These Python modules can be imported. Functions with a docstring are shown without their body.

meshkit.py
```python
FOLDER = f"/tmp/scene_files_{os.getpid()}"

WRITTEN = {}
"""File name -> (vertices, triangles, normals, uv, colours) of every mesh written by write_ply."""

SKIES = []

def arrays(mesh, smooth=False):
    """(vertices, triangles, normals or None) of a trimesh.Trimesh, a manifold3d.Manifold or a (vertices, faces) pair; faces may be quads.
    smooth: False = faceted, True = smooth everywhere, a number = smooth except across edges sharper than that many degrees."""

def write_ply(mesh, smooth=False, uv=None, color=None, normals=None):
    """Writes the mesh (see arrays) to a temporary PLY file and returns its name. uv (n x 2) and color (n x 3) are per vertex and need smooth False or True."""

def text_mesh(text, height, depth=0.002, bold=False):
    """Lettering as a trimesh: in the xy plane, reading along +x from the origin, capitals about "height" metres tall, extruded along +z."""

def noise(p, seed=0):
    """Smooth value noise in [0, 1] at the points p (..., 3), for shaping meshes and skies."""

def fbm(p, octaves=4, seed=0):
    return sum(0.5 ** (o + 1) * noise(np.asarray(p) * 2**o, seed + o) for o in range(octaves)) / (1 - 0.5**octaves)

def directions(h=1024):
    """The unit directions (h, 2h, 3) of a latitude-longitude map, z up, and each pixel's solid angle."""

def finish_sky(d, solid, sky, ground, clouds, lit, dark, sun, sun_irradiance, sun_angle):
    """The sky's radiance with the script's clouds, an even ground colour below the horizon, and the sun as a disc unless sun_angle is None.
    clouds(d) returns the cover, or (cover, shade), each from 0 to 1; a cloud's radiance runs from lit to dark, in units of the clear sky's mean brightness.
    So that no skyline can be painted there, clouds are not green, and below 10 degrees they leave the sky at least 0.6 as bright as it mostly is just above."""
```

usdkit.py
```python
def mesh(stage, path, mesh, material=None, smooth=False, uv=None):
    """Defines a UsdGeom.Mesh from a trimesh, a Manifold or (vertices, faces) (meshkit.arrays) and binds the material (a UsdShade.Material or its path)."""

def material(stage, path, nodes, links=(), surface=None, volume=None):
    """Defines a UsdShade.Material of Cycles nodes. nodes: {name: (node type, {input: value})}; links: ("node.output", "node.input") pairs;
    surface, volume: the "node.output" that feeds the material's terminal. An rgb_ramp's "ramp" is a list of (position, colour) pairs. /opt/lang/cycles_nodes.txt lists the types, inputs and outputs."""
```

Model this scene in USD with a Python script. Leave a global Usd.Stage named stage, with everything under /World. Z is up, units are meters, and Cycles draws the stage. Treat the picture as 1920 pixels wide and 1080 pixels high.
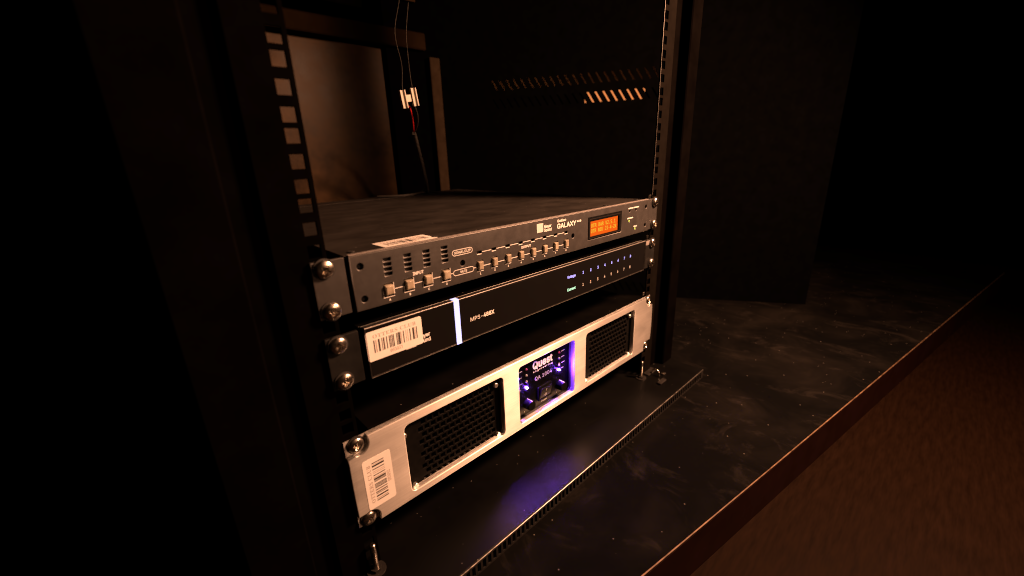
import math, random, glob
import numpy as np, trimesh, manifold3d as m3
import shapely
from shapely import affinity
from shapely.geometry import Polygon, Point, box as sbox
from shapely.ops import unary_union
import usdkit, meshkit
from pxr import Usd, UsdGeom, UsdLux, UsdShade, Gf, Sdf, Vt

random.seed(7)
rng = np.random.default_rng(7)
stage = Usd.Stage.CreateInMemory()
UsdGeom.SetStageUpAxis(stage, UsdGeom.Tokens.z)
UsdGeom.SetStageMetersPerUnit(stage, 1.0)
UsdGeom.Xform.Define(stage, '/World')
UsdGeom.Scope.Define(stage, '/World/Looks')
MM = 0.001                                   # everything below is modelled in millimetres

# ------------------------------------------------------------------ camera
cam = UsdGeom.Camera.Define(stage, '/World/camera')
_R = np.array([[0.72588247, -0.68688932, -0.03574486],      # right
               [0.23590722, 0.19980966, 0.95101203],        # up
               [0.64609784, 0.69875544, -0.30708048]])      # forward
_C = np.array([-327.525, -300.706, 297.671])
M = np.eye(4); M[0, :3] = _R[0]; M[1, :3] = _R[1]; M[2, :3] = -_R[2]; M[3, :3] = _C * MM
cam.AddTransformOp().Set(Gf.Matrix4d(*M.ravel().tolist()))
cam.CreateHorizontalApertureAttr(64.0)
cam.CreateVerticalApertureAttr(36.0)
cam.CreateFocalLengthAttr(773.08 / 1920 * 64.0)
cam.CreateClippingRangeAttr(Gf.Vec2f(0.01, 50))
cam.CreateFStopAttr(7.1)
cam.CreateFocusDistanceAttr(0.455)
cam.CreateExposureAttr(0.0)

# ------------------------------------------------------------------ lamps
WARM = (1.0, 0.465, 0.245)

def rect_lamp(name, pos, target, w, h, power, color=WARM):
    l = UsdLux.RectLight.Define(stage, '/World/' + name)
    pos, target = np.array(pos, float), np.array(target, float)
    z = pos - target; z /= np.linalg.norm(z)
    x = np.cross([0, 0, 1], z) if abs(z[2]) < 0.99 else np.array([1.0, 0, 0])
    x = x - z * (x @ z); x /= np.linalg.norm(x); y = np.cross(z, x)
    m = np.eye(4); m[0, :3], m[1, :3], m[2, :3], m[3, :3] = x, y, z, pos * MM
    l.AddTransformOp().Set(Gf.Matrix4d(*m.ravel().tolist()))
    l.CreateWidthAttr(w * MM); l.CreateHeightAttr(h * MM)
    l.CreateIntensityAttr(power); l.CreateColorAttr(Gf.Vec3f(*color))
    l.CreateNormalizeAttr(False)
    return l

# the warm lamp in front of the rack, a ceiling lamp above its front
rect_lamp('front_lamp', (440, -430, 620), (0, 0, 100), 110, 110, 700.0)
rect_lamp('low_fill_lamp', (560, -1330, 545), (0, 0, 260), 130, 130, 75.0)  # added fill lamp, brightens the rear board and the connector
rect_lamp('ceiling_lamp', (180, -190, 1500), (0, -30, 0), 160, 60, 20.0)

# ------------------------------------------------------------------ materials
LOOK = '/World/Looks/'
MAT = {}

def mat(name, nodes, links=(), surface='p.BSDF'):
    MAT[name] = usdkit.material(stage, LOOK + name, nodes, links, surface=surface)
    return MAT[name]

def paint(name, c1, c2, scale=60, rough=(0.4, 0.6), bump=0.05, fine=2500, metallic=0.0, spec=0.5, stretch=None, dust=0.0):
    """painted or raw surface: a base colour that wanders a little, uneven gloss and a fine grain"""
    nodes = {'g': ('geometry', {}),
             'n': ('noise_texture', {'scale': float(scale), 'detail': 6.0, 'roughness': 0.6}),
             'f': ('noise_texture', {'scale': float(fine), 'detail': 3.0}),
             'r': ('rgb_ramp', {'ramp': [(0.3, c1), (0.7, c2)]}),
             'q': ('map_range', {'from_min': 0.3, 'from_max': 0.7, 'to_min': rough[0], 'to_max': rough[1]}),
             'b': ('bump', {'strength': float(bump), 'distance': 0.0004}),
             'p': ('principled_bsdf', {'metallic': metallic, 'specular_ior_level': spec})}
    links = [('n.fac', 'r.fac'), ('r.color', 'p.base_color'), ('n.fac', 'q.value'), ('q.result', 'p.roughness'),
             ('f.fac', 'b.height'), ('b.normal', 'p.normal')]
    if dust:
        nodes['v'] = ('voronoi_texture', {'scale': 95.0}); nodes['s'] = ('math', {'math_type': 'less_than', 'value2': 0.06})
        nodes['w'] = ('noise_texture', {'scale': 31.0}); nodes['w2'] = ('math', {'math_type': 'greater_than', 'value2': 0.52})
        nodes['x'] = ('math', {'math_type': 'multiply'}); nodes['d'] = ('mix_color', {'b': (dust, dust * 0.92, dust * 0.85)})
        links = [l for l in links if l[0] != 'r.color'] + [('g.position', 'v.vector'), ('v.distance', 's.value1'), ('g.position', 'w.vector'), ('w.fac', 'w2.value1'),
                 ('s.value', 'x.value1'), ('w2.value', 'x.value2'), ('x.value', 'd.fac'), ('r.color', 'd.a'), ('d.result', 'p.base_color')]
    if stretch:
        nodes['m'] = ('mapping', {'scale': stretch})
        links += [('g.position', 'm.vector'), ('m.vector', 'n.vector'), ('m.vector', 'f.vector')]
    else:
        links += [('g.position', 'n.vector'), ('g.position', 'f.vector')]
    return mat(name, nodes, links)

def emit(name, color, strength, base=(0.02, 0.02, 0.02)):
    return mat(name, {'p': ('principled_bsdf', {'base_color': base, 'roughness': 0.3, 'emission_color': color, 'emission_strength': strength})})

paint('grey_panel', (0.019, 0.018, 0.0177), (0.023, 0.0218, 0.0212), 90, (0.40, 0.47), 0.10, 5000, spec=1.0)
paint('grey_edge', (0.30, 0.28, 0.27), (0.36, 0.34, 0.33), 90, (0.3, 0.4), 0.05, metallic=0.4)
paint('dusty_lid', (0.011, 0.0098, 0.0088), (0.023, 0.0205, 0.018), 16, (0.5, 0.75), 0.15, 1800, spec=0.15, dust=0.14, stretch=(1.3, 1.9, 1.0))
paint('black_paint', (0.005, 0.005, 0.005), (0.008, 0.008, 0.0075), 40, (0.42, 0.6), 0.25, 2200, spec=0.25)
paint('black_lid', (0.0014, 0.0014, 0.0014), (0.003, 0.0028, 0.0026), 30, (0.5, 0.7), 0.3, 1600, spec=0.0, dust=0.12)
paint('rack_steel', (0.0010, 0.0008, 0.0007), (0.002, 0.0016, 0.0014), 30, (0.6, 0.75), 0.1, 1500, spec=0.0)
paint('base_steel', (0.0009, 0.0009, 0.0009), (0.002, 0.002, 0.0019), 14, (0.36, 0.44), 0.02, 700, spec=0.20, dust=0.12)
paint('dark_frame', (0.035, 0.033, 0.032), (0.05, 0.047, 0.045), 60, (0.22, 0.32), 0.03, metallic=0.6)
paint('chrome', (0.62, 0.58, 0.52), (0.74, 0.70, 0.64), 200, (0.16, 0.30), 0.05, 3000, metallic=1.0)
paint('post_brown', (0.016, 0.011, 0.007), (0.024, 0.017, 0.011), 60, (0.5, 0.6), 0.1, spec=0.0)
paint('control_black', (0.002, 0.002, 0.002), (0.003, 0.003, 0.003), 200, (0.22, 0.30), 0.0, spec=0.06)
paint('bright_edge', (0.08, 0.075, 0.07), (0.34, 0.32, 0.29), 160, (0.3, 0.45), 0.05, metallic=0.9)
paint('rubber', (0.010, 0.010, 0.010), (0.014, 0.014, 0.014), 200, (0.6, 0.7), 0.1)
paint('grille_black', (0.004, 0.004, 0.0037), (0.007, 0.0065, 0.006), 120, (0.4, 0.55), 0.15, 2500, spec=0.02)
paint('void_black', (0.0012, 0.0012, 0.0012), (0.002, 0.002, 0.002), 50, (0.8, 0.9), 0.0, spec=0.0)
paint('sticker_paper', (0.74, 0.73, 0.71), (0.86, 0.85, 0.83), 45, (0.45, 0.55), 0.02)
paint('sticker_ink', (0.02, 0.018, 0.018), (0.05, 0.045, 0.045), 900, (0.4, 0.5), 0.0)
paint('faded_ink', (0.36, 0.31, 0.29), (0.50, 0.45, 0.42), 1500, (0.4, 0.5), 0.0)
paint('white_print', (0.74, 0.74, 0.72), (0.82, 0.82, 0.80), 300, (0.45, 0.55), 0.0)
paint('grey_print', (0.42, 0.42, 0.42), (0.50, 0.50, 0.50), 300, (0.4, 0.5), 0.0)
paint('cream_plastic', (0.20, 0.175, 0.13), (0.40, 0.35, 0.27), 120, (0.24, 0.38), 0.03)
paint('window_smoke', (0.02, 0.02, 0.02), (0.03, 0.03, 0.03), 200, (0.25, 0.35), 0.0)
paint('switch_black', (0.004, 0.004, 0.004), (0.006, 0.006, 0.006), 200, (0.28, 0.38), 0.03, spec=0.06)
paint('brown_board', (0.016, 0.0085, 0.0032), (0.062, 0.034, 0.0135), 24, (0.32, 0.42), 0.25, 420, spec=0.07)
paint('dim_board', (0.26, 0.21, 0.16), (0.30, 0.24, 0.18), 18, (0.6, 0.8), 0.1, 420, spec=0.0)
paint('lit_rail_steel', (0.004, 0.0033, 0.0027), (0.006, 0.005, 0.0041), 60, (0.6, 0.7), 0.1, spec=0.0)
paint('rail_highlight', (0.02, 0.018, 0.016), (0.16, 0.14, 0.12), 120, (0.4, 0.5), 0.05, spec=0.3)
paint('lip_steel', (0.010, 0.0095, 0.009), (0.018, 0.017, 0.016), 40, (0.5, 0.6), 0.1, 1500, spec=0.1)
paint('beam_brown', (0.008, 0.0048, 0.0025), (0.014, 0.0085, 0.0048), 18, (0.6, 0.8), 0.3, 420, spec=0.0)
paint('dull_aluminium', (0.13, 0.13, 0.13), (0.17, 0.17, 0.17), 60, (0.34, 0.44), 0.05, metallic=0.9)
paint('cable_black', (0.030, 0.028, 0.026), (0.042, 0.039, 0.036), 150, (0.45, 0.6), 0.1)
paint('red_sleeve', (0.38, 0.010, 0.012), (0.50, 0.016, 0.018), 200, (0.35, 0.5), 0.05)
paint('nylon_white', (0.26, 0.235, 0.19), (0.32, 0.29, 0.24), 150, (0.35, 0.5), 0.05)
paint('tinned_wire', (0.03, 0.028, 0.025), (0.05, 0.046, 0.04), 300, (0.3, 0.45), 0.05, metallic=0.5)
paint('dim_lens', (0.26, 0.25, 0.22), (0.30, 0.29, 0.26), 300, (0.15, 0.25), 0.0)
paint('red_lens', (0.20, 0.010, 0.010), (0.26, 0.014, 0.014), 300, (0.15, 0.25), 0.0)

# brushed aluminium: long streaks along the panel
mat('brushed_aluminium', {
    'g': ('geometry', {}), 'm': ('mapping', {'scale': (14.0, 900.0, 2400.0)}),
    'n': ('noise_texture', {'scale': 1.0, 'detail': 5.0, 'roughness': 0.65}),
    'm2': ('mapping', {'scale': (30.0, 60.0, 60.0)}), 'n2': ('noise_texture', {'scale': 1.0, 'detail': 4.0}),
    'r': ('rgb_ramp', {'ramp': [(0.25, (0.66, 0.65, 0.63)), (0.75, (0.82, 0.81, 0.79))]}),
    'q': ('map_range', {'from_min': 0.3, 'from_max': 0.7, 'to_min': 0.46, 'to_max': 0.53}),
    'b': ('bump', {'strength': 0.12, 'distance': 0.0003}), 't': ('combine_xyz', {'x': 0.0, 'y': 0.0, 'z': 1.0}),
    'p': ('principled_bsdf', {'metallic': 0.90, 'anisotropic': 0.80})},
    [('g.position', 'm.vector'), ('m.vector', 'n.vector'), ('g.position', 'm2.vector'), ('m2.vector', 'n2.vector'),
     ('n.fac', 'r.fac'), ('r.color', 'p.base_color'), ('n2.fac', 'q.value'), ('q.result', 'p.roughness'), ('t.vector', 'p.tangent'),
     ('n.fac', 'b.height'), ('b.normal', 'p.normal')])
mat('bare_aluminium', {
    'g': ('geometry', {}), 'm': ('mapping', {'scale': (40.0, 1200.0, 1200.0)}), 'n': ('noise_texture', {'scale': 1.0, 'detail': 4.0}),
    'b': ('bump', {'strength': 0.1, 'distance': 0.0003}), 'p': ('principled_bsdf', {'base_color': (0.74, 0.73, 0.72), 'metallic': 0.9, 'roughness': 0.36})},
    [('g.position', 'm.vector'), ('m.vector', 'n.vector'), ('n.fac', 'b.height'), ('b.normal', 'p.normal')])
mat('black_glass', {'g': ('geometry', {}), 'n': ('noise_texture', {'scale': 35.0, 'detail': 5.0}),
                    'q': ('map_range', {'from_min': 0.35, 'from_max': 0.7, 'to_min': 0.10, 'to_max': 0.22}),
                    'p': ('principled_bsdf', {'base_color': (0.006, 0.0058, 0.0058), 'specular_ior_level': 0.45})},
    [('g.position', 'n.vector'), ('n.fac', 'q.value'), ('q.result', 'p.roughness')])
mat('logo_silver', {'p': ('principled_bsdf', {'base_color': (0.78, 0.77, 0.75), 'metallic': 0.35, 'roughness': 0.45})})
# worn dark laminate of the platform: scuffs and dust in two scales
mat('scuffed_laminate', {
    'g': ('geometry', {}), 'm': ('mapping', {'scale': (1.0, 1.0, 1.0)}),
    'n': ('noise_texture', {'scale': 9.0, 'detail': 8.0, 'roughness': 0.58, 'distortion': 0.6}),
    'm2': ('mapping', {'scale': (9.0, 5.0, 1.0), 'rotation': (0.0, 0.0, 0.7)}),
    'n2': ('noise_texture', {'scale': 2.0, 'detail': 9.0, 'roughness': 0.72, 'distortion': 1.2}),
    'r': ('rgb_ramp', {'ramp': [(0.42, (0.003, 0.003, 0.003)), (0.62, (0.006, 0.0055, 0.005)), (0.86, (0.014, 0.012, 0.010))]}),
    'r2': ('rgb_ramp', {'ramp': [(0.54, (0.0, 0.0, 0.0)), (0.80, (0.015, 0.0125, 0.0105))]}),
    'a': ('mix_color', {'blend_type': 'add', 'fac': 1.0}),
    'v': ('voronoi_texture', {'scale': 70.0}), 'sp': ('math', {'math_type': 'less_than', 'value2': 0.055}),
    'd': ('mix_color', {'blend_type': 'mix', 'b': (0.10, 0.09, 0.08)}),
    'q': ('map_range', {'from_min': 0.3, 'from_max': 0.7, 'to_min': 0.45, 'to_max': 0.7}),
    'b': ('bump', {'strength': 0.15, 'distance': 0.0006}),
    'p': ('principled_bsdf', {'specular_ior_level': 0.0})},
    [('g.position', 'm.vector'), ('m.vector', 'n.vector'), ('g.position', 'm2.vector'), ('m2.vector', 'n2.vector'),
     ('n.fac', 'r.fac'), ('n2.fac', 'r2.fac'), ('r.color', 'a.a'), ('r2.color', 'a.b'),
     ('g.position', 'v.vector'), ('v.distance', 'sp.value1'), ('sp.value', 'd.fac'), ('a.result', 'd.a'),
     ('d.result', 'p.base_color'), ('n.fac', 'q.value'), ('q.result', 'p.roughness'), ('n.fac', 'b.height'), ('b.normal', 'p.normal')])
paint('mahogany', (0.007, 0.0022, 0.0016), (0.012, 0.004, 0.003), 25, (0.3, 0.45), 0.1, 800, spec=0.1)
paint('highlight_wood', (0.05, 0.03, 0.018), (0.22, 0.14, 0.085), 90, (0.4, 0.5), 0.1, 800, spec=0.2)
paint('floor_wood', (0.005, 0.0024, 0.0011), (0.010, 0.0048, 0.0024), 30, (0.5, 0.65), 0.2, 500, stretch=(1.0, 6.0, 1.0), spec=0.02)

emit('led_violet', (0.20, 0.04, 1.0), 3400.0)
emit('bar_violet', (0.62, 0.55, 1.0), 1.7)
emit('text_violet', (0.50, 0.40, 1.0), 1.6)
emit('text_green', (0.60, 1.0, 0.62), 1.4)
emit('led_yellow', (0.80, 0.75, 0.08), 1.3)
mat('lcd_orange', {'p': ('emission', {'color': (0.96, 0.125, 0.008), 'strength': 0.98})}, surface='p.emission')
mat('lcd_glyph', {'p': ('emission', {'color': (0.95, 0.52, 0.035), 'strength': 1.0})}, surface='p.emission')
emit('tube_glow', (1.0, 0.30, 0.085), 0.95)
emit('added_tube_glow', (1.0, 0.36, 0.12), 4.0)

# ------------------------------------------------------------------ mesh helpers (mm)
def box(x0, x1, y0, y1, z0, z1, c=0.0):
    """a box, its edges chamfered by c"""
    if c <= 0:
        return trimesh.creation.box(bounds=[[x0, y0, z0], [x1, y1, z1]])
    pts = []
    for sx in (0, 1):
        for sy in (0, 1):
            for sz in (0, 1):
                p = np.array([(x0, x1)[sx], (y0, y1)[sy], (z0, z1)[sz]], float)
                i = np.array([c * (1 - 2 * sx), c * (1 - 2 * sy), c * (1 - 2 * sz)])
                for k in range(3):
                    d = i.copy(); d[k] = 0
                    pts.append(p + d)
    return trimesh.convex.convex_hull(np.array(pts))

def cat(*ms):
    return trimesh.util.concatenate([m for m in ms])

def to_front(m, y, flip=1):
    """a mesh drawn in (u, v) with height w: u -> x, v -> z, its back at y, growing towards the viewer (-y)"""
    m = m.copy(); v = m.vertices
    m.vertices = np.stack([v[:, 0], y - v[:, 2], v[:, 1]], 1)
    return m

def ext(poly, h):
    gs = [g for g in getattr(poly, 'geoms', [poly]) if g.area > 1e-6]
    return cat(*[trimesh.creation.extrude_polygon(g, h, engine='earcut') for g in gs])

def plate(poly, y_back, y_front):
    return to_front(ext(poly, y_back - y_front), y_back)

def ring_dirs(c):
    e = np.roll(c, -1, 0) - c; e /= np.linalg.norm(e, axis=1, keepdims=True)
    n = np.stack([-e[:, 1], e[:, 0]], 1)
    m = n + np.roll(n, 1, 0); l = np.linalg.norm(m, axis=1, keepdims=True); m /= l
    return m / np.clip((m * n).sum(1, keepdims=True), 0.5, 1)

def soft_plate(poly, y_back, y_front, r=0.8, steps=4):
    """a plate with holes whose front edges are rounded by r"""
    poly = shapely.geometry.polygon.orient(poly, 1.0)
    rings = [np.array(poly.exterior.coords)[:-1]] + [np.array(i.coords)[:-1] for i in poly.interiors]
    H = y_back - y_front
    prof = [(0, 0)] + [(r * (1 - math.cos(a)), H - r + r * math.sin(a)) for a in np.linspace(0, math.pi / 2, steps)]
    V, F, base, top = [], [], 0, []
    for c in rings:
        d = ring_dirs(c); n = len(c)
        for (ins, w) in prof:
            p = c + d * ins
            V.append(np.column_stack([p, np.full(n, w)]))
        for k in range(len(prof) - 1):
            a = base + k * n + np.arange(n); b = base + k * n + (np.arange(n) + 1) % n
            F += [np.column_stack([a, b, b + n]), np.column_stack([a, b + n, a + n])]
        top.append((c + d * prof[-1][0], base + (len(prof) - 1) * n))
        base += n * len(prof)
    V, F = np.vstack(V), np.vstack(F)
    cp = Polygon(top[0][0], [t[0] for t in top[1:]])
    tv, tf = trimesh.creation.triangulate_polygon(cp, engine='earcut')
    from scipy.spatial import cKDTree
    idx = np.concatenate([np.arange(s, s + len(t)) for t, s in top])
    lut = idx[cKDTree(np.vstack([t for t, s in top])).query(tv)[1]]
    f = lut[tf]
    a, b, c_ = V[f[:, 0], :2], V[f[:, 1], :2], V[f[:, 2], :2]
    s = (b[:, 0] - a[:, 0]) * (c_[:, 1] - a[:, 1]) - (b[:, 1] - a[:, 1]) * (c_[:, 0] - a[:, 0])
    f[s < 0] = f[s < 0][:, ::-1]
    # the back
    bp = Polygon(rings[0], rings[1:])
    bv, bf = trimesh.creation.triangulate_polygon(bp, engine='earcut')
    bidx = []
    st = 0
    for c in rings:
        bidx.append(np.arange(st, st + len(c))); st += len(c) * len(prof)
    lutb = np.concatenate(bidx)[cKDTree(np.vstack(rings)).query(bv)[1]]
    g = lutb[bf]
    a, b, c_ = V[g[:, 0], :2], V[g[:, 1], :2], V[g[:, 2], :2]
    s = (b[:, 0] - a[:, 0]) * (c_[:, 1] - a[:, 1]) - (b[:, 1] - a[:, 1]) * (c_[:, 0] - a[:, 0])
    g[s > 0] = g[s > 0][:, ::-1]
    return to_front(trimesh.Trimesh(V, np.vstack([F, f, g]), process=False), y_back)

def rrect(x0, x1, z0, z1, r, q=6):
    return sbox(x0 + r, z0 + r, x1 - r, z1 - r).buffer(r, quad_segs=q)

def disc(x, z, r, n=24):
    return Point(x, z).buffer(r, quad_segs=n // 4)

def cyl_y(x, z, r, y0, y1, n=24, r2=None):
    """a turned peg along y from y0 (back) to y1 (front)"""
    r2 = r if r2 is None else r2
    c = min(0.4, r * 0.2)
    prof = np.array([(0, 0), (r, 0), (r2, (y0 - y1) - c), (r2 - c, y0 - y1), (0, y0 - y1)])
    m = trimesh.creation.revolve(prof, sections=n)
    m.apply_translation([x, z, 0])
    return to_front(m, y0)

def tube(pts, r, n=10, sub=8):
    """a cable: a tube along a smooth curve through pts"""
    pts = np.array(pts, float)
    if len(pts) > 2 and sub > 1:
        from scipy.interpolate import CubicSpline
        t = np.concatenate([[0], np.cumsum(np.linalg.norm(np.diff(pts, axis=0), axis=1))])
        s = np.linspace(0, t[-1], (len(pts) - 1) * sub + 1)
        pts = CubicSpline(t, pts)(s)
    d = np.gradient(pts, axis=0); d /= np.linalg.norm(d, axis=1, keepdims=True)
    up = np.array([0.3, 0.9, 0.1]) if abs(d[0] @ np.array([0.3, 0.9, 0.1])) < 0.9 else np.array([1.0, 0, 0])
    V = []
    for p, t in zip(pts, d):
        u = np.cross(t, up); u /= np.linalg.norm(u); w = np.cross(t, u)
        a = np.linspace(0, 2 * np.pi, n, endpoint=False)
        V.append(p + r * (np.cos(a)[:, None] * u + np.sin(a)[:, None] * w))
    k = len(pts); V = np.vstack(V + [pts[:1], pts[-1:]]); F = []
    for i in range(k - 1):
        a = i * n + np.arange(n); b = i * n + (np.arange(n) + 1) % n
        F += [np.column_stack([a, b, b + n]), np.column_stack([a, b + n, a + n])]
    a = np.arange(n); b = (np.arange(n) + 1) % n
    F += [np.column_stack([b, a, np.full(n, k * n)]), np.column_stack([(k - 1) * n + a, (k - 1) * n + b, np.full(n, k * n + 1)])]
    m = trimesh.Trimesh(V, np.vstack(F), process=False)
    m.fix_normals()
    return m

_FONTS = {}
def text_shape(text, height, font='Inter', bold=0, spacing=0.0, width=None):
    """the outline of lettering, capitals 'height' tall, starting at the origin"""
    from PIL import Image, ImageDraw, ImageFont
    key = font
    if key not in _FONTS:
        _FONTS[key] = ImageFont.truetype(glob.glob('/opt/blender-*/*/datafiles/fonts/%s.woff2' % font)[0], 96)
    f = _FONTS[key]
    cap = -f.getbbox('H' if font != 'NotoSansMath-Regular' else '\U0001D407', anchor='ls')[1]
    shapes, x = [], 0.0
    for ch in text:
        adv = f.getlength(ch)
        if ch != ' ':
            x0, y0, x1, y1 = f.getbbox(ch, anchor='ls', stroke_width=bold)
            im = Image.new('L', (int(x1 - x0 + 8), int(y1 - y0 + 8)))
            ImageDraw.Draw(im).text((4 - x0, 4 - y0), ch, 255, f, anchor='ls', stroke_width=bold)
            on = np.pad(np.asarray(im) > 127, ((0, 0), (1, 1))).astype(np.int8)
            rows, starts = np.nonzero(np.diff(on, axis=1) == 1)
            ends = np.nonzero(np.diff(on, axis=1) == -1)[1]
            s = shapely.union_all(shapely.box(starts, -rows - 1, ends, -rows)).buffer(0.7).buffer(-0.7).simplify(0.9)
            shapes.append(affinity.translate(s, x0 - 4 + x, 4 - y0))
        x += adv + spacing * 96
    s = shapely.union_all(shapes)
    k = height / cap
    s = affinity.scale(s, k, k, origin=(0, 0))
    if width is not None:
        b = s.bounds
        s = affinity.translate(s, -b[0], 0)
        s = affinity.scale(s, width / (b[2] - b[0]), 1, origin=(0, 0))
    return s

def lettering(text, height, x, z, y, align='left', th=0.12, **kw):
    s = text_shape(text, height, **kw); b = s.bounds
    dx = {'left': -b[0], 'center': -(b[0] + b[2]) / 2, 'right': -b[2]}[align]
    return plate(affinity.translate(s, x + dx, z), y + 0.05, y - th)

SER = lambda t: ''.join(chr(0x1D400 + ord(c) - 65) if c.isalpha() else chr(0x1D7CE + ord(c) - 48) if c.isdigit() else c for c in t)

# ------------------------------------------------------------------ prim helpers
_used = {}
def numbered(parent, name):
    k = (parent, name); n = _used.get(k, -1) + 1; _used[k] = n
    return name if n == 0 else '%s_%03d' % (name, n)

def keys(prim, **kw):
    for k, v in kw.items():
        if v: prim.SetCustomDataByKey(k, v)
    return prim

def thing(name, label, category, loc=(0, 0, 0), group=None):
    x = UsdGeom.Xform.Define(stage, '/World/' + numbered('/World', name))
    x.AddTranslateOp().Set(Gf.Vec3d(*[float(v) * MM for v in loc]))
    p = x.GetPrim(); p.SetCustomDataByKey('_at', Gf.Vec3d(*map(float, loc)))
    return keys(p, label=label, category=category, group=group)

_origin = {}
def part(name, mesh, material, parent=None, smooth=35, label=None, kind=None, **kw):
    """one Mesh prim; its mesh is given in scene millimetres and stored about the thing's base"""
    pp = parent.GetPath().pathString if parent is not None else '/World'
    o = np.zeros(3)
    if parent is not None:
        top = stage.GetPrimAtPath('/'.join(pp.split('/')[:3]))
        a = top.GetCustomDataByKey('_at')
        if a is not None: o = np.array(a)
    v, f, n = meshkit.arrays(mesh, smooth)
    path = pp + '/' + numbered(pp, name)
    m = usdkit.mesh(stage, path, ((v - o) * MM, f), MAT[material])
    if n is not None:
        m.CreateNormalsAttr(Vt.Vec3fArray.FromNumpy(n.astype(np.float32))); m.SetNormalsInterpolation('vertex')
    return keys(m.GetPrim(), label=label, kind=kind, **kw)

# ================================================================== SETTING
# platform: dark laminate with a rotated front edge, and a strip of floor below it
d = np.array([0.9854, -0.1702]); nrm = np.array([-0.1702, -0.9854]); e0 = np.array([-13.0, -178.7])
def plat(a, b):
    p = e0 + d * a - nrm * b
    return p
pp = [plat(-900, 0), plat(1500, 0), plat(1500, 1500), plat(-900, 1500)]
poly = Polygon(pp)
top = ext(poly, 61.0); top.apply_translation([0, 0, -133.8])
part('platform', top, 'scuffed_laminate', smooth=False, kind='structure')
face = ext(Polygon([plat(-900, -1.2), plat(1500, -1.2), plat(1500, -0.05), plat(-900, -0.05)]), 57.5)
face.apply_translation([0, 0, -133.5])
fl = ext(Polygon([plat(-1200, -1500), plat(2000, -1500), plat(2000, 1600), plat(-1200, 1600)]), 10.0)
fl.apply_translation([0, 0, -144.0])
part('floor', fl, 'floor_wood', smooth=False, kind='structure')
pf = stage.GetPrimAtPath('/World/platform')
part('edge_facing', face, 'mahogany', pf, smooth=False)
a_, b_ = plat(-900, -0.6), plat(1500, -0.6)
part('edge_highlight', tube([(a_[0], a_[1], -73.6), (b_[0], b_[1], -73.6)], 0.75, 8, 1), 'highlight_wood', pf)  # paler strip, paints in the lit line along the platform edge

# ================================================================== RACK
rack = thing('equipment_rack', 'black steel rack frame with square-holed rails holding the three audio units', 'rack', (0, 0, -72.8))
# front rails: square holes in the 15.875 / 15.875 / 12.7 pattern
zh = []
z = 238.1 - 44.45 * 7
seq = [15.875, 15.875, 12.7]
k = 0
while z < 640:
    zh.append(z); z += seq[k % 3]; k += 1
def rail(x0, x1, hc, z0, z1, side):
    hs = [sbox(hc - 4.4, zz - 4.6, hc + 4.4, zz + 4.6) for zz in zh if z0 + 6 < zz < z1 - 6]
    p = sbox(x0, z0, x1, z1).difference(unary_union(hs))
    m = soft_plate(p, 2.2, 0.0, r=0.5, steps=3)
    if side > 0:
        ret = box(x1 - 2.2, x1 - 0.02, 2.25, 9, z0, z1, 0.3)
    else:
        ret = box(x0 + 0.02, x0 + 2.2, 2.25, 9, z0, z1, 0.3)
    return cat(m, ret)
part('front_rail', rail(231.0, 262.0, 237.0, -56.5, 640, 1), 'lit_rail_steel', rack)  # right rail coloured paler than the left, as if more lit
part('front_rail', rail(-262.0, -228.0, -235.5, -56.5, 640, -1), 'rack_steel', rack)
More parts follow.
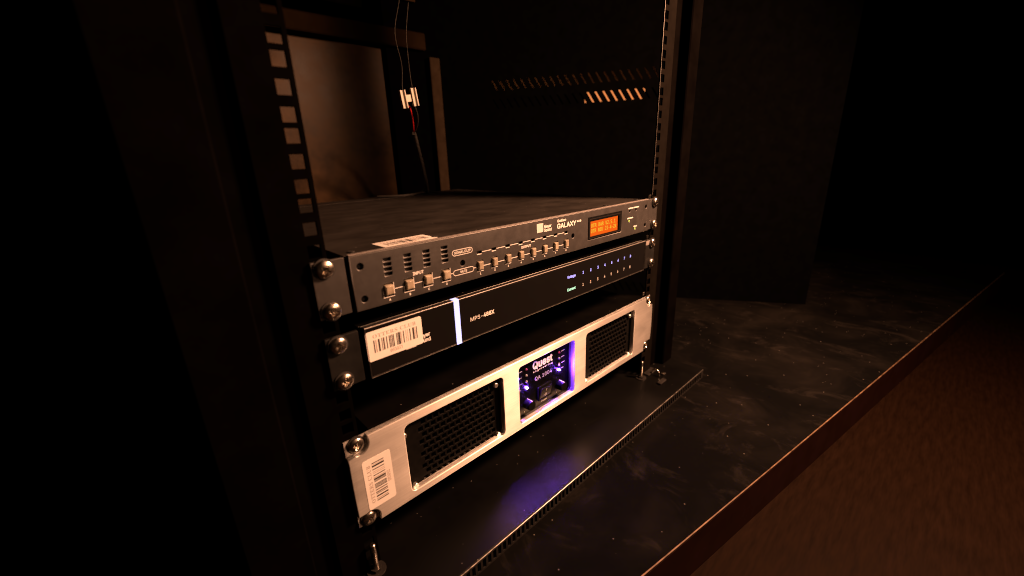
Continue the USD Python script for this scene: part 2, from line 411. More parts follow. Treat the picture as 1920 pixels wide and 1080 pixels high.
part('rail_edge_highlight', tube([(231.05, 0.2, 236), (231.05, 0.2, 640)], 0.3, 6, 1), 'rail_highlight', rack, label='painted highlight line on the inner edge of the right rail')  # pale tube, paints in the light catching the rail edge
# side webs and outer posts
part('side_web', box(262.2, 318, 6, 9, -56.5, 640, 0.4), 'rack_steel', rack)
part('side_web', box(-318, -262.2, 6, 9, -56.5, 640, 0.4), 'rack_steel', rack)
part('corner_post', box(292, 322, -8, 5, -56.4, 640, 1.5), 'rack_steel', rack)
part('corner_post', box(-322, -281, -8, 5, -56.4, 640, 1.5), 'rack_steel', rack)
part('side_panel', box(-321, -318.2, 9.5, 575, -56.4, 640, 0.4), 'rack_steel', rack)
# rear posts, rear board and crossbars
part('rear_post', box(222, 247, 522, 545, -56.5, 500, 1.0), 'post_brown', rack)
part('rear_board', box(-318, 132, 560, 566, -56.5, 512, 0.6), 'brown_board', rack)
part('rear_crossbar', box(-318, 221, 530, 556, 513, 545, 2.0), 'beam_brown', rack)
part('rear_crossbar', box(-318, 60, 470, 490, 548, 580, 2.0), 'rack_steel', rack)
part('roof_bar', box(-318, 55, 296, 306, 513, 523, 0.8), 'beam_brown', rack)
part('roof', box(-322, 322, -62, 575, 641, 644, 0.8), 'rack_steel', rack)
# base plate with its slotted lip
part('base_plate', box(-322, 322, -63.5, 575, -59.5, -57.0, 0.7), 'base_steel', rack)
slots = [sbox(x - 1.9, -70.6, x + 1.9, -60.0) for x in np.arange(-316, 318, 6.35)]
lip = sbox(-322, -72.7, 322, -59.0).difference(unary_union(slots))
part('slotted_lip', plate(lip, -63.2, -64.6), 'lip_steel', rack, smooth=False)
part('lip_backing', box(-321, 321, -61.5, -61.0, -72.6, -59.7), 'void_black', rack, smooth=False)
part('lip_highlight', tube([(-322, -64.2, -57.6), (322, -64.2, -57.5)], 0.5, 8, 1), 'bright_edge', rack, label='painted highlight line along the front edge of the base plate')  # bright tube, paints in the highlight on the plate edge
# cage nut tabs on the right rail
for zz in (234.6, 176.4, 88.0):
    part('cage_nut_tab', box(224.5, 229.5, 1.0, 3.0, zz - 3.0, zz + 1.8, 0.5), 'chrome', rack)

# ---- screws that hold the units
def cross_screw(r=6.6, h=3.3, ang=0.0):
    a = np.linspace(0, math.pi / 2, 9)
    prof = [(0, 0), (r * 0.98, 0), (r, 0.5)] + [(r * math.cos(t) ** 0.8 if math.cos(t) > 1e-6 else 0.0, 0.7 + (h - 0.7) * math.sin(t)) for t in a[:-1]] + [(0, h)]
    m = trimesh.creation.revolve(np.array(prof), sections=28)
    man = m3.Manifold(m3.Mesh(m.vertices.astype(np.float32), m.faces.astype(np.uint32)))
    def wedge(rot):
        w = 1.15
        pts = np.array([(-4.6, -w, h + 1.2), (4.6, -w, h + 1.2), (-4.6, w, h + 1.2), (4.6, w, h + 1.2), (-1.6, -w * .7, h - 2.6), (1.6, -w * .7, h - 2.6), (-1.6, w * .7, h - 2.6), (1.6, w * .7, h - 2.6)])
        return m3.Manifold.hull_points(pts.astype(np.float32)).rotate([0, 0, math.degrees(ang) + rot])
    man = man - wedge(0) - wedge(90)
    mm = man.to_mesh()
    return trimesh.Trimesh(mm.vert_properties[:, :3], mm.tri_verts, process=False)

def screw(parent, x, z, y, ang, washer=True):
    m = cross_screw(ang=ang); m.apply_translation([x, z, 0])
    yb = y - (1.2 if washer else 0.05)
    s = part('screw', to_front(m, yb), 'chrome', parent, smooth=32)
    if washer:
        w = plate(disc(x, z, 7.6, 32).difference(disc(x, z, 3.0, 16)), y - 0.03, y - 1.15)
        part('washer', w, 'rubber', s)
    return s

def dome(x, z, y, r, h, flat=0.0):
    a = np.linspace(0, math.pi / 2, 6)
    prof = [(0, 0)] + [(r, flat * 0.0)] + [(r * math.cos(t), flat + h * math.sin(t)) for t in a[:-1]] + [(0, flat + h)]
    m = trimesh.creation.revolve(np.array(prof), sections=18); m.apply_translation([x, z, 0])
    return to_front(m, y)

# ---- asset sticker: paper, name line, bars, number
BARS = [(0.0, .9, 1), (1.7, .9, 0), (3.9, 1.4, 1), (6.9, .55, 1), (8.2, .75, 1), (9.1, .5, 0), (10.9, .8, 1), (13.3, .8, 1), (14.6, .6, 1), (15.8, .7, 1), (17.0, .8, 1),
        (19.9, .7, 1), (21.1, .5, 1), (21.9, 1.5, 1), (23.9, .7, 0), (26.1, .8, 1), (28.6, .5, 0), (30.1, .5, 0), (32.2, .8, 1), (35.0, 1.6, 1), (37.3, .5, 0), (38.5, .8, 1)]
def sticker(parent, number, tf, label):
    """drawn in its own frame (50.2 x 25.4, lower left at the origin), then laid in place by tf(mesh)"""
    def lay(poly, w0, w1):
        m = ext(poly, w1 - w0); m.apply_translation([0, 0, w0]); return tf(m)
    s = part('barcode_sticker', lay(rrect(0, 50.2, 0, 25.4, 2.0), 0.0, 0.18), 'sticker_paper', parent, smooth=False, label=label)
    nm = text_shape(SER('OTTERS CLUB'), 3.1, font='NotoSansMath-Regular', spacing=0.06, width=38.6)
    part('sticker_name', lay(affinity.translate(nm, 5.8, 19.0), 0.12, 0.24), 'faded_ink', s, smooth=False)
    dark = unary_union([sbox(5.8 + a, 6.6, 5.8 + a + w, 17.4) for a, w, k in BARS if k])
    pale = unary_union([sbox(5.8 + a, 6.6, 5.8 + a + w, 17.4) for a, w, k in BARS if not k])
    part('barcode_bars', lay(dark, 0.12, 0.24), 'sticker_ink', s, smooth=False, kind='stuff')
    part('barcode_bars', lay(pale, 0.12, 0.24), 'faded_ink', s, smooth=False, kind='stuff')
    nb = text_shape(SER(number), 2.9, font='NotoSansMath-Regular', spacing=0.02, width=11.5)
    part('sticker_number', lay(affinity.translate(nb, 19.0, 2.5), 0.12, 0.24), 'faded_ink', s, smooth=False)

def logo_square(x0, x1, z0, z1):
    """the maker's square mark with a rippled right side"""
    w = x1 - x0; zz = np.linspace(z0, z1, 61)
    edge = x1 - w * 0.06 - w * 0.05 * np.sin((zz - z0) / (z1 - z0) * 2 * math.pi * 7)
    return Polygon([(x0, z0)] + list(zip(edge, zz)) + [(x0, z1)])

# ================================================================== UNIT 1: grey processor
g = thing('audio_processor', 'dark grey rack processor with lit orange display and square buttons, topmost unit', 'audio processor', (0, 0, 187))
GY = -5.0
holes = [disc(x, z, 2.6) for x, z in ((-207.5, 222.4), (-207.7, 196.7), (205.7, 222.5), (205.8, 197.0))]
holes += [disc(-113.7, 206.2, 2.6), disc(44.5, 206.4, 2.6), disc(164.1, 221.3, 1.7, 16), disc(179.6, 221.3, 1.7, 16), disc(164.3, 208.0, 1.75, 16), disc(180.0, 195.7, 1.75, 16)]
VU = (-185.6, -167.9, -150.2, -132.0)
INX = (-187.3, -169.1, -151.0, -132.4)
OUTX = [-93.9 + 17.98 * k for k in range(8)]
vu_z = (223.6, 219.7, 215.8, 211.9)
holes += [sbox(x - 3.1, z - 1.25, x + 3.1, z + 1.25) for x in VU for z in vu_z]
holes += [sbox(x - 4.2, 194.2, x + 4.2, 204.4) for x in INX]
holes += [sbox(x - 3.6, 195.2, x + 3.6, 204.6) for x in OUTX]
holes += [sbox(x - 2.6, 211.3, x + 2.6, 213.6) for x in OUTX]
lcd = sbox(73.2, 196.2, 145.0, 223.4)
panel = sbox(-214.8, 187.9, 214.8, 231.5).difference(unary_union(holes + [lcd]))
part('front_panel', soft_plate(panel, 0.0, GY, r=0.6, steps=4), 'grey_panel', g)
part('top_trim', box(-214.6, 214.6, -4.4, 0.3, 231.52, 232.1, 0.25), 'grey_edge', g)
part('panel_backing', box(-213, 213, 0.4, 1.2, 189, 230.5), 'void_black', g, smooth=False)
def ear(x0, x1, z0, z1, y0, y1, side, name_parent, matname, zs):
    hs = unary_union([rrect(232.55 * side - 5.2, 232.55 * side + 5.2, zz - 3.4, zz + 3.4, 3.3) for zz in zs])
    return part('rack_ear', soft_plate(rrect(x0, x1, z0, z1, 0.8).difference(hs), y0, y1, r=0.5, steps=3), matname, name_parent)
ear(218.0, 241.3, 188.2, 231.2, -0.05, -3.0, 1, g, 'grey_panel', (225.8, 193.9))
ear(-241.3, -217.6, 188.2, 231.2, -0.05, -3.0, -1, g, 'grey_panel', (225.8, 193.9))
for x, sd in ((-232.55, 1), (232.55, 1)):
    for zz in (225.7, 193.9):
        screw(g, x, zz, -3.0, rng.uniform(0, 1.5))
chas = part('chassis', box(-216.5, 217.5, 1.5, 452, 188.6, 231.0, 0.8), 'dusty_lid', g, label='dusty black steel case behind the grey front panel')
lid = part('lid_seam', box(-210, 211, 404, 406.5, 231.02, 231.6, 0.2), 'dark_frame', g)
for x in (-206, -130, 130, 206):
    part('lid_screw', trimesh.creation.cylinder(radius=2.6, height=0.9, sections=18, transform=trimesh.transformations.translation_matrix([x, 11, 231.3])), 'rubber', g)
# bar windows of the level meters
for x in VU:
    for zz in vu_z:
        part('meter_window', box(x - 3.0, x + 3.0, -2.4, 0.2, zz - 1.15, zz + 1.15), 'window_smoke', g, smooth=False)
# buttons
for x in INX:
    b = part('button', box(x - 3.7, x + 3.7, -7.2, 0.3, 195.4, 203.4, 0.6), 'cream_plastic', g)
    part('button_cap', box(x - 2.7, x + 2.7, -7.5, -7.22, 196.4, 202.4, 0.15), 'cream_plastic', b)
for x in OUTX:
    b = part('button', box(x - 3.1, x + 3.1, -7.2, 0.3, 195.9, 203.9, 0.5), 'cream_plastic', g)
    part('button_cap', box(x - 2.2, x + 2.2, -7.5, -7.22, 196.8, 203.0, 0.15), 'cream_plastic', b)
    part('channel_light', box(x - 2.45, x + 2.45, -2.6, 0.2, 211.4, 213.5), 'window_smoke', g, smooth=False)
# printing: lines, brackets, numbers, words
pr = []
for a, b in list(zip(INX[:-1], INX[1:])):
    pr.append(sbox(a + 5.2, 198.7, b - 5.2, 199.3))
pr.append(sbox(INX[-1] + 5.2, 198.7, -125.1, 199.3))
pr.append(sbox(-101.4, 198.7, OUTX[0] - 4.4, 199.3))
for a, b in zip(OUTX[:-1], OUTX[1:]):
    pr.append(sbox(a + 4.3, 198.7, b - 4.4, 199.3))
    pr.append(sbox(a + 3.4, 212.2, b - 3.4, 212.8))
for x in INX:
    pr += [sbox(x - 5.0, 193.2, x + 4.6, 193.7), sbox(x - 5.0, 193.2, x - 4.45, 199.0), sbox(x + 4.45, 195, x + 4.85, 204.6)]
for x in OUTX:
    pr += [sbox(x - 4.6, 194.2, x + 4.0, 194.75), sbox(x - 4.6, 194.2, x - 3.9, 198.9), sbox(x - 2.6, 210.4, x + 2.6, 211.0)]
for zz, x0, x1 in ((216.7, -124.4, -101.6), (198.6, -124.8, -101.4)):
    o = rrect(x0, x1, zz - 2.7, zz + 2.7, 2.69)
    pr.append(o.difference(o.buffer(-0.5)))
part('printed_lines', plate(unary_union(pr), GY + 0.04, GY - 0.1), 'white_print', g, smooth=False)
def word(t, h, x, z, y, parent, matname='white_print', align='center', name='lettering', **kw):
    return part(name, lettering(t, h, x, z, y, align, **kw), matname, parent, smooth=False)
word('SIGNAL/CLIP', 2.1, -113.0, 215.7, GY, g, width=18.5, bold=2)
word('MUTE', 2.0, -113.1, 197.6, GY, g, width=7.4, bold=2)
word('INPUT', 2.5, -159.6, 206.0, GY, g, width=10.2, bold=4)
word('OUTPUT', 2.4, -32.2, 206.2, GY, g, width=14.0, bold=4)
for k, x in enumerate(INX): word('ABCD'[k], 1.7, x, 190.2, GY, g, bold=4)
for k, x in enumerate(OUTX): word(str(k + 1), 1.9, x, 191.0, GY, g, bold=3)
part('maker_mark', plate(logo_square(-15.6, -5.4, 218.6, 228.0), GY + 0.04, GY - 0.12), 'logo_silver', g, smooth=False)
word('Meyer', 3.0, -4.4, 222.3, GY, g, align='left', width=11.6, bold=4)
word('Sound', 3.0, -4.4, 218.4, GY, g, align='left', width=11.9, bold=4)
word('Galileo', 2.7, 16.8, 225.6, GY, g, align='left', width=15.2, bold=3)
word('GALAXY', 5.0, 16.6, 218.6, GY, g, align='left', width=33.5, bold=3)
word('408', 2.1, 51.4, 221.2, GY, g, align='left', width=8.0, bold=4)
for x0, x1, zz in ((160.6, 171.2, 224.6), (172.6, 186.8, 224.6), (158.6, 173.0, 211.6), (175.6, 184.0, 199.0)):
    n = max(3, int((x1 - x0) / 1.55))
    xs = np.linspace(x0, x1, n + 1)
    m = unary_union([sbox(a + 0.1, zz - 0.75, b - 0.1, zz + 0.75).difference(sbox((a + b) / 2 - 0.18, zz - 0.2 + 0.3 * (i % 3), (a + b) / 2 + 0.5, zz + 0.25 + 0.2 * (i % 2))) for i, (a, b) in enumerate(zip(xs[:-1], xs[1:]))])
    part('printed_caption', plate(m, GY + 0.04, GY - 0.1), 'white_print', g, smooth=False)
for x, zz in ((164.3, 208.0), (180.0, 195.7)):
    part('status_light', dome(x, zz, -3.4, 1.6, 2.0), 'led_yellow', g, label='small round light glowing yellow green')
for x in (164.1, 179.6):
    part('recessed_button', cyl_y(x, 221.3, 1.35, 0.2, -2.6, 14), 'grey_edge', g)
for x, zz in ((-207.5, 222.4), (-207.7, 196.7), (205.7, 222.5), (205.8, 197.0), (-113.7, 206.2), (44.5, 206.4)):
    m = cyl_y(x, zz, 2.3, 0.2, -2.2, 18)
    part('panel_screw', m, 'rubber', g)
# display
fr = soft_plate(sbox(73.3, 196.3, 144.9, 223.3).difference(sbox(77.8, 199.6, 139.0, 218.2)), 0.1, -5.3, r=0.6, steps=3)
disp = part('display_frame', fr, 'switch_black', g)
part('display_frame_lip', plate(sbox(75.4, 197.9, 142.6, 221.6).difference(sbox(76.2, 198.7, 141.8, 220.8)), -5.2, -5.5), 'dark_frame', disp, smooth=False)
part('screen', box(77.5, 139.3, -3.2, 0.0, 199.4, 218.4), 'lcd_orange', disp, smooth=False, label='backlit orange liquid crystal screen')
l1 = lettering('OTR BAR V2.S.1', 4.6, 81.4, 210.2, -3.2, 'left', font='DejaVuSansMono', width=52.0, bold=1)
l2 = lettering('OTR NEU 21-4-2k', 4.6, 81.4, 203.6, -3.2, 'left', font='DejaVuSansMono', width=54.5, bold=1)
part('screen_text', cat(l1, l2), 'lcd_glyph', disp, smooth=False)
# sticker on the lid
def on_lid(m):
    m = m.copy(); v = m.vertices
    ca, sa = math.cos(0.035), math.sin(0.035)
    x, y = v[:, 0], v[:, 1]
    m.vertices = np.stack([-181.0 + x * ca - y * sa, 2.6 + x * sa + y * ca, 231.03 + v[:, 2]], 1)
    return m
sticker(g, '003050', on_lid, 'white barcode sticker lying flat on the case top by its front edge')

# ================================================================== UNIT 2: black power supply
b2 = thing('power_supply', 'glossy black rack power supply with a glowing white violet bar, middle of the three units', 'power supply', (0, 0, 129))
BY = -5.0
fr = rrect(-212, 211, 129.7, 173.4, 1.0)
part('front_frame', soft_plate(fr.difference(rrect(-210.8, 209.8, 131.0, 171.7, 0.5)), 1.0, BY, r=0.5, steps=3), 'dark_frame', b2)
part('front_glass', box(-210.75, 209.75, BY + 0.4, 0.9, 131.05, 171.65, 0.3), 'black_glass', b2)
part('chassis', box(-213.5, 213.5, 1.3, 380, 130.6, 172.2, 0.8), 'black_lid', b2)
part('top_edge', box(-211.8, 210.8, 1.2, 2.2, 172.3, 173.3, 0.2), 'bare_aluminium', b2)
part('bevel_edge', tube([(-211.6, BY + 0.25, 173.1), (210.6, BY + 0.25, 173.1)], 0.42, 8, 1), 'bare_aluminium', b2, label='bright cut edge along the top of the black front')
part('bevel_edge', tube([(-211.6, BY + 0.25, 130.0), (210.6, BY + 0.25, 130.0)], 0.36, 8, 1), 'bright_edge', b2)
ear(215.5, 241.3, 129.9, 172.9, -0.05, -3.0, 1, b2, 'black_paint', (166.6, 135.8))
ear(-241.3, -216.0, 129.9, 172.9, -0.05, -3.0, -1, b2, 'black_paint', (166.6, 135.8))
for x in (-232.55, 232.55):
    for zz in (166.6, 136.0):
        screw(b2, x, zz, -3.0, rng.uniform(0, 1.5))
part('grey_tape', box(216, 229.5, -3.25, -3.02, 165.3, 171.6), 'grey_edge', b2, smooth=False, label='small grey patch on the right rack ear beside its top screw')
GF = BY + 0.4
part('light_bar', cat(box(-127, -121.2, BY - 0.5, BY + 0.5, 129.5, 173.6, 0.4), box(-127, -121.2, BY + 0.5, 0.8, 173.3, 173.75, 0.1)), 'bar_violet', b2, label='vertical bar glowing white violet')
part('maker_mark', plate(logo_square(-178.6, -168.2, 143.3, 153.4), GF + 0.04, GF - 0.12), 'white_print', b2, smooth=False)
word('Meyer', 3.3, -154.4, 148.9, GF, b2, align='right', width=12.8, bold=4)
word('Sound', 3.3, -154.2, 144.2, GF, b2, align='right', width=13.0, bold=4)
word('MPS-', 3.9, -109.2, 147.5, GF, b2, 'white_print', align='left', width=14.9)
word('488X', 3.9, -93.2, 147.5, GF, b2, 'white_print', align='left', width=14.0, bold=4)
word('Voltage', 3.1, 35.2, 156.6, GF, b2, 'text_violet', align='left', width=15.6, bold=3)
word('Current', 3.1, 35.2, 141.0, GF, b2, 'text_green', align='left', width=15.6, bold=3)
for k in range(8):
    word(str(k + 1), 3.4, 65.7 + 15.24 * k, 156.4, GF, b2, 'text_violet', bold=3)
    word(str(k + 1), 3.4, 65.7 + 15.24 * k, 140.9, GF, b2, 'grey_print', bold=2)
def on_glass(m):
    m = m.copy(); v = m.vertices
    m.vertices = np.stack([-211.9 + v[:, 0], GF - 0.16 - v[:, 2], 144.0 + v[:, 1]], 1)
    return m
sticker(b2, '003051', on_glass, 'white barcode sticker at the left end of the black glass front')

# ================================================================== UNIT 3: silver amplifier
q = thing('power_amplifier', 'brushed silver two-unit amplifier with black grilles and violet lit controls, lowest of the three units', 'amplifier', (0, 0, -7))
QY = -6.0
out = Polygon([(-241.3, -6.2), (241.0, -6.2)] + [(241.0 + 3.0 * (1 - ((z - 38.1) / 44.3) ** 2), z) for z in np.linspace(-5, 81, 15)] + [(241.0, 82.2), (-241.3, 82.2)] + [(-241.3 - 0.8 * (1 - ((z - 38.1) / 44.3) ** 2), z) for z in np.linspace(81, -5, 15)])
pk = []
for sx in (-1, 1):
    for zc, sz in ((76.2, 1), (-0.2, -1)):
        c = disc(232.0 * sx, zc, 8.9, 40)
        pk.append(unary_union([c, sbox(*sorted((232.0 * sx, 260 * sx))[:1], min(zc - 8.0 * sz, zc + 30 * sz) if False else min(zc - 8.4 * sz, zc + 30 * sz), sorted((232.0 * sx, 260 * sx))[1], max(zc - 8.4 * sz, zc + 30 * sz)),
                               sbox(min(232.0 * sx - 8.6 * sx, 260 * sx), min(zc, zc + 30 * sz), max(232.0 * sx - 8.6 * sx, 260 * sx), max(zc, zc + 30 * sz))]))
opL = rrect(-190.8, -73.2, 1.2, 73.2, 5.0)
opR = rrect(73.0, 191.6, 1.2, 73.4, 5.0)
opC = rrect(-49.2, 49.2, 1.0, 73.8, 4.2)
face = out.difference(unary_union(pk + [opL, opR, opC]))
face = max(getattr(face, 'geoms', [face]), key=lambda s: s.area)
part('front_panel', soft_plate(face, 0.2, QY, r=0.9, steps=4), 'brushed_aluminium', q)
for sx in (-1, 1):
    for zc in (76.2, -0.2):
        x0, x1 = sorted((222.8 * sx, 241.6 * sx))
        z0, z1 = (66.6, 82.0) if zc > 30 else (-6.0, 9.4)
        part('mounting_ear', plate(sbox(x0, z0, x1, z1), 0.15, -1.4), 'brushed_aluminium', q, smooth=False)
        screw(q, 232.4 * sx, zc, -1.4, rng.uniform(0, 1.5))
part('chassis', box(-219, 219, 4.5, 400, -5.0, 81.0, 0.8), 'black_lid', q)
# grilles: staggered square holes
def grille(x0, x1):
    p = 7.0; hs = []
    for j in range(11):
        zz = 1.4 + 6.9 * j
        for i in range(16):
            xx = x0 + 19 + p * i + (p / 2 if j % 2 else 0)
            if xx < x1 - 11:
                hs.append(sbox(xx - 2.3, zz - 2.3, xx + 2.3, zz + 2.3))
    return soft_plate(sbox(x0 - 2, -3, x1 + 2, 76).difference(unary_union(hs)), 2.4, 0.9, r=0.35, steps=2)
for x0, x1 in ((-190.8, -73.2), (73.0, 191.6)):
    gr = part('grille', grille(x0, x1), 'grille_black', q, smooth=False, label='black perforated metal grille')
    part('glint_strip', box(x0 + 8, x1 - 8, 2.5, 4.0, -0.6, 0.1), 'bare_aluminium', q, smooth=False)  # strip added to give glints through the bottom row of holes
    part('grille_backing', box(x0 - 2, x1 + 2, 4.05, 4.4, -2, 76), 'void_black', q, smooth=False)
    for xx, zz in ((x0 + 0.6, 60.5), (x1 - 6.5, 63.8), (x1 - 6.5, 1.7), (x0 + 6.0, 1.5)):
        part('grille_lug', cyl_y(xx, zz, 2.8, 0.8, -2.6, 18), 'bare_aluminium', q)
# the recessed control panel
slv = opC.buffer(1.6).difference(opC.buffer(0.02))
part('recess_wall', plate(slv, 4.0, 0.3), 'dull_aluminium', q)
PY = 3.4
ctl = part('control_panel', box(-49.1, 49.1, PY, 4.2, 1.1, 73.7), 'control_black', q, smooth=False, label='recessed black control panel')
word('Quest', 9.0, -0.4, 55.2, PY, ctl, width=35.0, bold=5, spacing=0.03)
word('engineering', 2.2, -0.2, 50.6, PY, ctl, width=34.5, spacing=0.32, bold=2)
word('QA 1004', 4.9, 0.6, 38.8, PY, ctl, 'grey_print', width=30.5, bold=1, spacing=0.05)
word('POWER', 1.7, 1.0, 5.2, PY, ctl, width=9.5, bold=1)
sw = part('power_switch', soft_plate(rrect(-10.8, 12.8, 9.4, 28.4, 1.0).difference(rrect(-8.8, 10.8, 11.2, 26.6, 0.6)), PY, PY - 2.6, r=0.5, steps=3), 'switch_black', q)
rk = trimesh.convex.convex_hull(np.array([(x, y, z) for x in (-8.6, 10.6) for y, z in ((PY, 11.4), (PY, 26.4), (PY - 5.2, 26.0), (PY - 2.4, 18.6), (PY - 2.0, 11.8))]))
part('rocker', rk, 'switch_black', sw, smooth=False)
i_ = lettering('I', 3.0, 1.0, 21.2, 0, 'center'); o_ = lettering('O', 3.6, 1.0, 13.2, 0, 'center')
for m_ in (i_, o_):
    m_.vertices[:, 1] += PY - 2.02 - 3.2 * (m_.vertices[:, 2] - 11.8) / 14.2
part('switch_marks', cat(i_, o_), 'white_print', sw, smooth=False)
for sx in (-29.2, 29.2):
    kn = cyl_y(sx, 15.4, 6.6, PY - 0.1, PY - 9.2, 28, 6.0)
    kp = part('volume_knob', kn, 'switch_black', q)
    part('knob_pointer', box(sx - 0.5, sx + 0.5, PY - 9.6, PY - 0.6, 21.1, 22.1, 0.1), 'white_print', kp)
    part('signal_light', dome(sx, 36.4, PY - 0.05, 1.5, 1.5, 0.5), 'led_violet', q, label='small round light glowing bright violet')
    part('limit_light', dome(sx, 60.6, PY - 0.05, 1.6, 1.4, 0.5), 'red_lens', q, label='dim red indicator lens')
    part('clip_light', dome(sx, 52.6, PY - 0.05, 1.6, 1.4, 0.5), 'dim_lens', q)
    part('status_light', dome(sx, 44.6, PY - 0.05, 1.6, 1.4, 0.5), 'dim_lens', q)
    for k, zz in enumerate((60.6, 52.6, 44.6, 37.0)):
        xx = sx - 13.5 if sx < 0 else sx + 4.5
        m = unary_union([sbox(xx + 1.25 * i, zz - 0.5, xx + 1.25 * i + 0.9, zz + 0.5) for i in range((6, 5, 6, 4)[k])])
        part('printed_caption', plate(m, PY + 0.04, PY - 0.08), 'grey_print', ctl, smooth=False)
    part('knob_mark', plate(disc(sx - 4.5, 5.6, 0.7, 12), PY + 0.04, PY - 0.08), 'white_print', ctl, smooth=False)
def on_silver(m):
    """turned so that its words read upwards"""
    m = m.copy(); v = m.vertices
    m.vertices = np.stack([-206.6 - v[:, 1], QY - 0.02 - v[:, 2], 9.4 + v[:, 0]], 1)
    return m
sticker(q, '003052', on_silver, 'white barcode sticker turned on its side at the left end of the silver front')

# ================================================================== BOLTS, CLASP
def bolt(x, y, label, h):
    t = thing('threaded_bolt', label, 'bolt', (x, y, -57))
    n = int(h / 0.5); zz = np.linspace(-56.0, -57.0 + h, n)
    a = 2.5 + 0.16 * np.sin(zz * 2 * math.pi / 1.0)
    prof = np.array([(0, -56.2)] + list(zip(a, zz)) + [(1.9, -57 + h + 0.6), (0, -57 + h + 0.7)])
    m = trimesh.creation.revolve(prof, sections=20); m.apply_translation([x, y, 0])
    part('shank', m, 'chrome', t)
    w = trimesh.creation.revolve(np.array([(2.8, -56.9), (8.4, -56.9), (8.6, -56.4), (8.4, -55.6), (2.8, -55.5), (2.8, -56.9)]), sections=32)
    w.apply_translation([x, y, 0]); part('washer', w, 'dark_frame', t)
    hx = trimesh.creation.cylinder(radius=5.2, height=2.6, sections=6); hx.apply_translation([x, y, -54.2])
    part('nut', hx, 'dark_frame', t)
bolt(-235.0, -5.5, 'upright threaded bolt on a round washer near the left rail foot', 30)
bolt(226.5, -3.5, 'bright upright threaded bolt on a washer near the right rail foot', 30)
cl = thing('metal_clasp', 'dark metal clasp with curved bright tongue lying beside the bright upright bolt', 'clasp', (246, -14, -57))
part('clasp_bar', box(227, 246, -38, -31, -56.9, -53.5, 0.8), 'dark_frame', cl)
part('clasp_plate', box(240, 268, -10, 2, -56.9, -55.0, 0.5), 'dark_frame', cl)
a = np.linspace(0, math.pi, 12)
part('clasp_tongue', tube([(250 + 1.0 * t, -16 - 7 * math.cos(t), -56 + 9.5 * math.sin(t)) for t in a], 1.3, 10, 2), 'chrome', cl)
part('clasp_tip', box(259, 266, -27, -21, -56.9, -54.2, 0.9), 'chrome', cl)

# ================================================================== HANGING CABLE
w = thing('hanging_cable', 'black cable with red sleeved end hanging in a pale H-shaped connector above the grey processor', 'cable', (122, 420, 231))
part('outer_sheath', tube([(128, 440, 234), (122.5, 421, 234), (112, 405, 250), (98, 390, 282), (76, 365, 318), (60, 345, 338)], 3.6, 12, 6), 'cable_black', w)
part('sheath_tail', tube([(124, 424, 234), (98, 415, 234.0), (70, 404, 233.4), (45, 412, 233.4), (22, 432, 233.4)], 2.0, 10, 6), 'cable_black', w)
part('red_sleeve', tube([(58.5, 343.5, 340), (48, 325, 356), (31, 302, 374)], 1.15, 10, 6), 'red_sleeve', w)
part('black_core', tube([(60, 345, 338), (56.5, 325, 350), (40.5, 301, 373)], 0.6, 8, 6), 'cable_black', w)
# connector: two grooved terminals and a bridge
def terminal(cx, cz):
    prof = [(-4.2, 0), (4.2, 0), (4.2, 5.0), (2.9, 5.0), (2.2, 2.6), (0.8, 2.0), (-0.8, 2.0), (-2.2, 2.6), (-2.9, 5.0), (-4.2, 5.0)]
    m = ext(Polygon(prof), 25.0)                       # along w
    v = m.vertices.copy()
    m.vertices = np.stack([v[:, 0], -v[:, 1], v[:, 2] - 12.5], 1)
    m.invert() if m.volume < 0 else None
    return m
def tilt(m, cx, cz, ang=0.16, yaw=0.05, y=300):
    R = trimesh.transformations.rotation_matrix(-ang * -1, [0, 1, 0]) @ np.eye(4)
    m = m.copy()
    m.apply_translation([cx, 0, cz])
    m.apply_transform(trimesh.transformations.rotation_matrix(-yaw, [0, 0, 1]))
    m.apply_transform(trimesh.transformations.rotation_matrix(-0.13, [0, 1, 0]))
    m.apply_translation([29, y, 384.5])
    return m
cn = part('connector', cat(tilt(terminal(0, 0), -9.2, -0.8), tilt(terminal(0, 0), 9.2, 0.8), tilt(box(-5.2, 5.2, -2.6, -0.4, -5, 5, 0.4), 0, 0)), 'nylon_white', w, label='pale H-shaped two-way connector')
part('thin_wire', tube([(21, 300, 396), (22.5, 300, 412), (24, 300, 430), (20.5, 300, 449), (18.5, 300, 470), (24, 300, 492), (31, 300, 513), (36, 300, 545), (30, 300, 640)], 0.42, 6, 5), 'tinned_wire', w)
part('thin_wire', tube([(38, 300, 398), (36.5, 300, 418), (36, 300, 445), (36.8, 300, 470), (41.5, 300, 495), (46, 300, 515), (49, 300, 545), (45, 300, 640)], 0.42, 6, 5), 'tinned_wire', w)

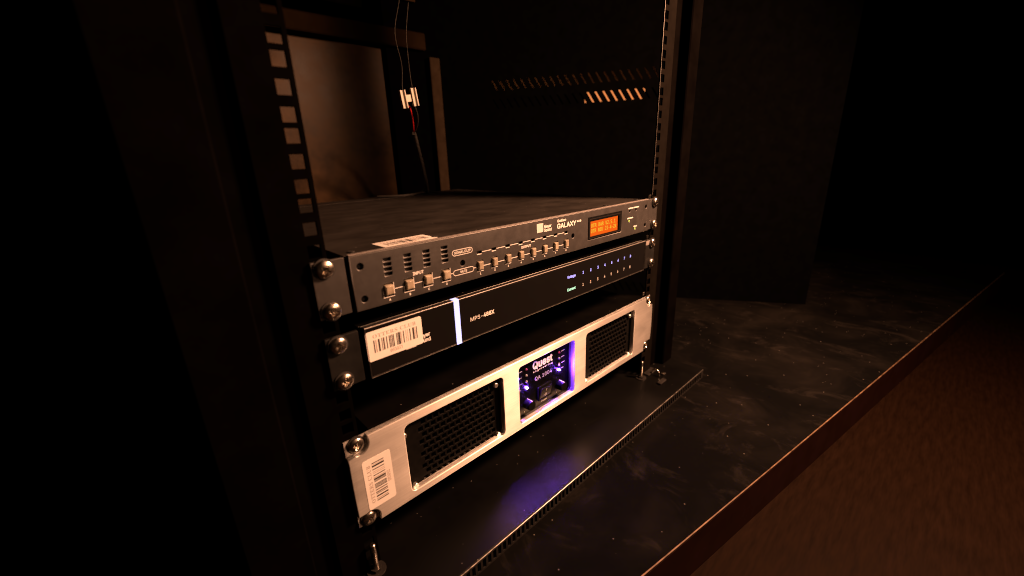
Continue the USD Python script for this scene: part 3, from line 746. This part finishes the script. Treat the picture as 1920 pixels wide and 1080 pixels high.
# ================================================================== VENTED PANEL BEYOND THE RACK
n0 = np.array([610.0, 262.0]); dv = np.array([-0.5129, 0.8584]); nv = np.array([0.8584, 0.5129])
vp = thing('vented_panel', 'black steel panel with rows of slanted vent slots standing beyond the rack on the right', 'vented panel', (n0[0], n0[1], -72.7))
def slot(s, z0, z1, sl=15.4, w=2.7):
    return Polygon([(s + sl / 2 - w, z1), (s + sl / 2 + w - 1.2, z1), (s - sl / 2 + w, z0), (s - sl / 2 - w + 1.2, z0)])
sl = []
for i in range(-8, 34):
    s = 105.5 - 18.35 * (i - 0) + 18.35 * 14
    for z0, z1 in ((453, 476), (411, 434), (-78 + 18, -50 + 14)):
        sl.append(slot(s, z0, z1))
pn = sbox(-420, -72.7, 640, 900).difference(unary_union([s for s in sl if -50 < s.centroid.x < 345]))  # right end of the sheet lengthened to shade the board behind
m = ext(pn, 1.6)
v = m.vertices.copy()
m.vertices = np.column_stack([n0[0] + dv[0] * v[:, 0] + nv[0] * v[:, 2], n0[1] + dv[1] * v[:, 0] + nv[1] * v[:, 2], v[:, 1]])
m.invert()
part('slotted_sheet', m, 'void_black', vp, smooth=False)
tl = thing('tube_lamp', 'glowing orange tube lamp behind the vent slots, seen through the lower row, plus an added unseen tube lighting the board', 'lamp', (n0[0], n0[1], 380))
def vbox(s0, s1, o0, o1, z0, z1, c=0.5):
    m = box(s0, s1, o0, o1, z0, z1, c); v = m.vertices.copy()
    m.vertices = np.column_stack([n0[0] + dv[0] * v[:, 0] + nv[0] * v[:, 1], n0[1] + dv[1] * v[:, 0] + nv[1] * v[:, 1], v[:, 2]])
    m.invert()
    return m
part('tube', vbox(150, 560, 60, 84, 300, 324, 5.0), 'added_tube_glow', tl, smooth=False)  # unseen second tube, added to light the board behind the slots
part('tube', vbox(-20, 124, 40, 66, 410, 441, 5.0), 'tube_glow', tl, smooth=False)
bb = thing('added_board', 'added brown board behind the vent slots, giving the upper row a dim glow', 'board', (n0[0], n0[1], 466))  # board added to catch the tube light behind the upper slots
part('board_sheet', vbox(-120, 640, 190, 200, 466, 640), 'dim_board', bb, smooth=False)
part('tube_holder', vbox(124.5, 134, 42, 64, 408, 443, 1.0), 'black_paint', tl, smooth=False)
for p in stage.Traverse():
    if p.GetCustomDataByKey('_at') is not None:
        p.ClearCustomDataByKey('_at')
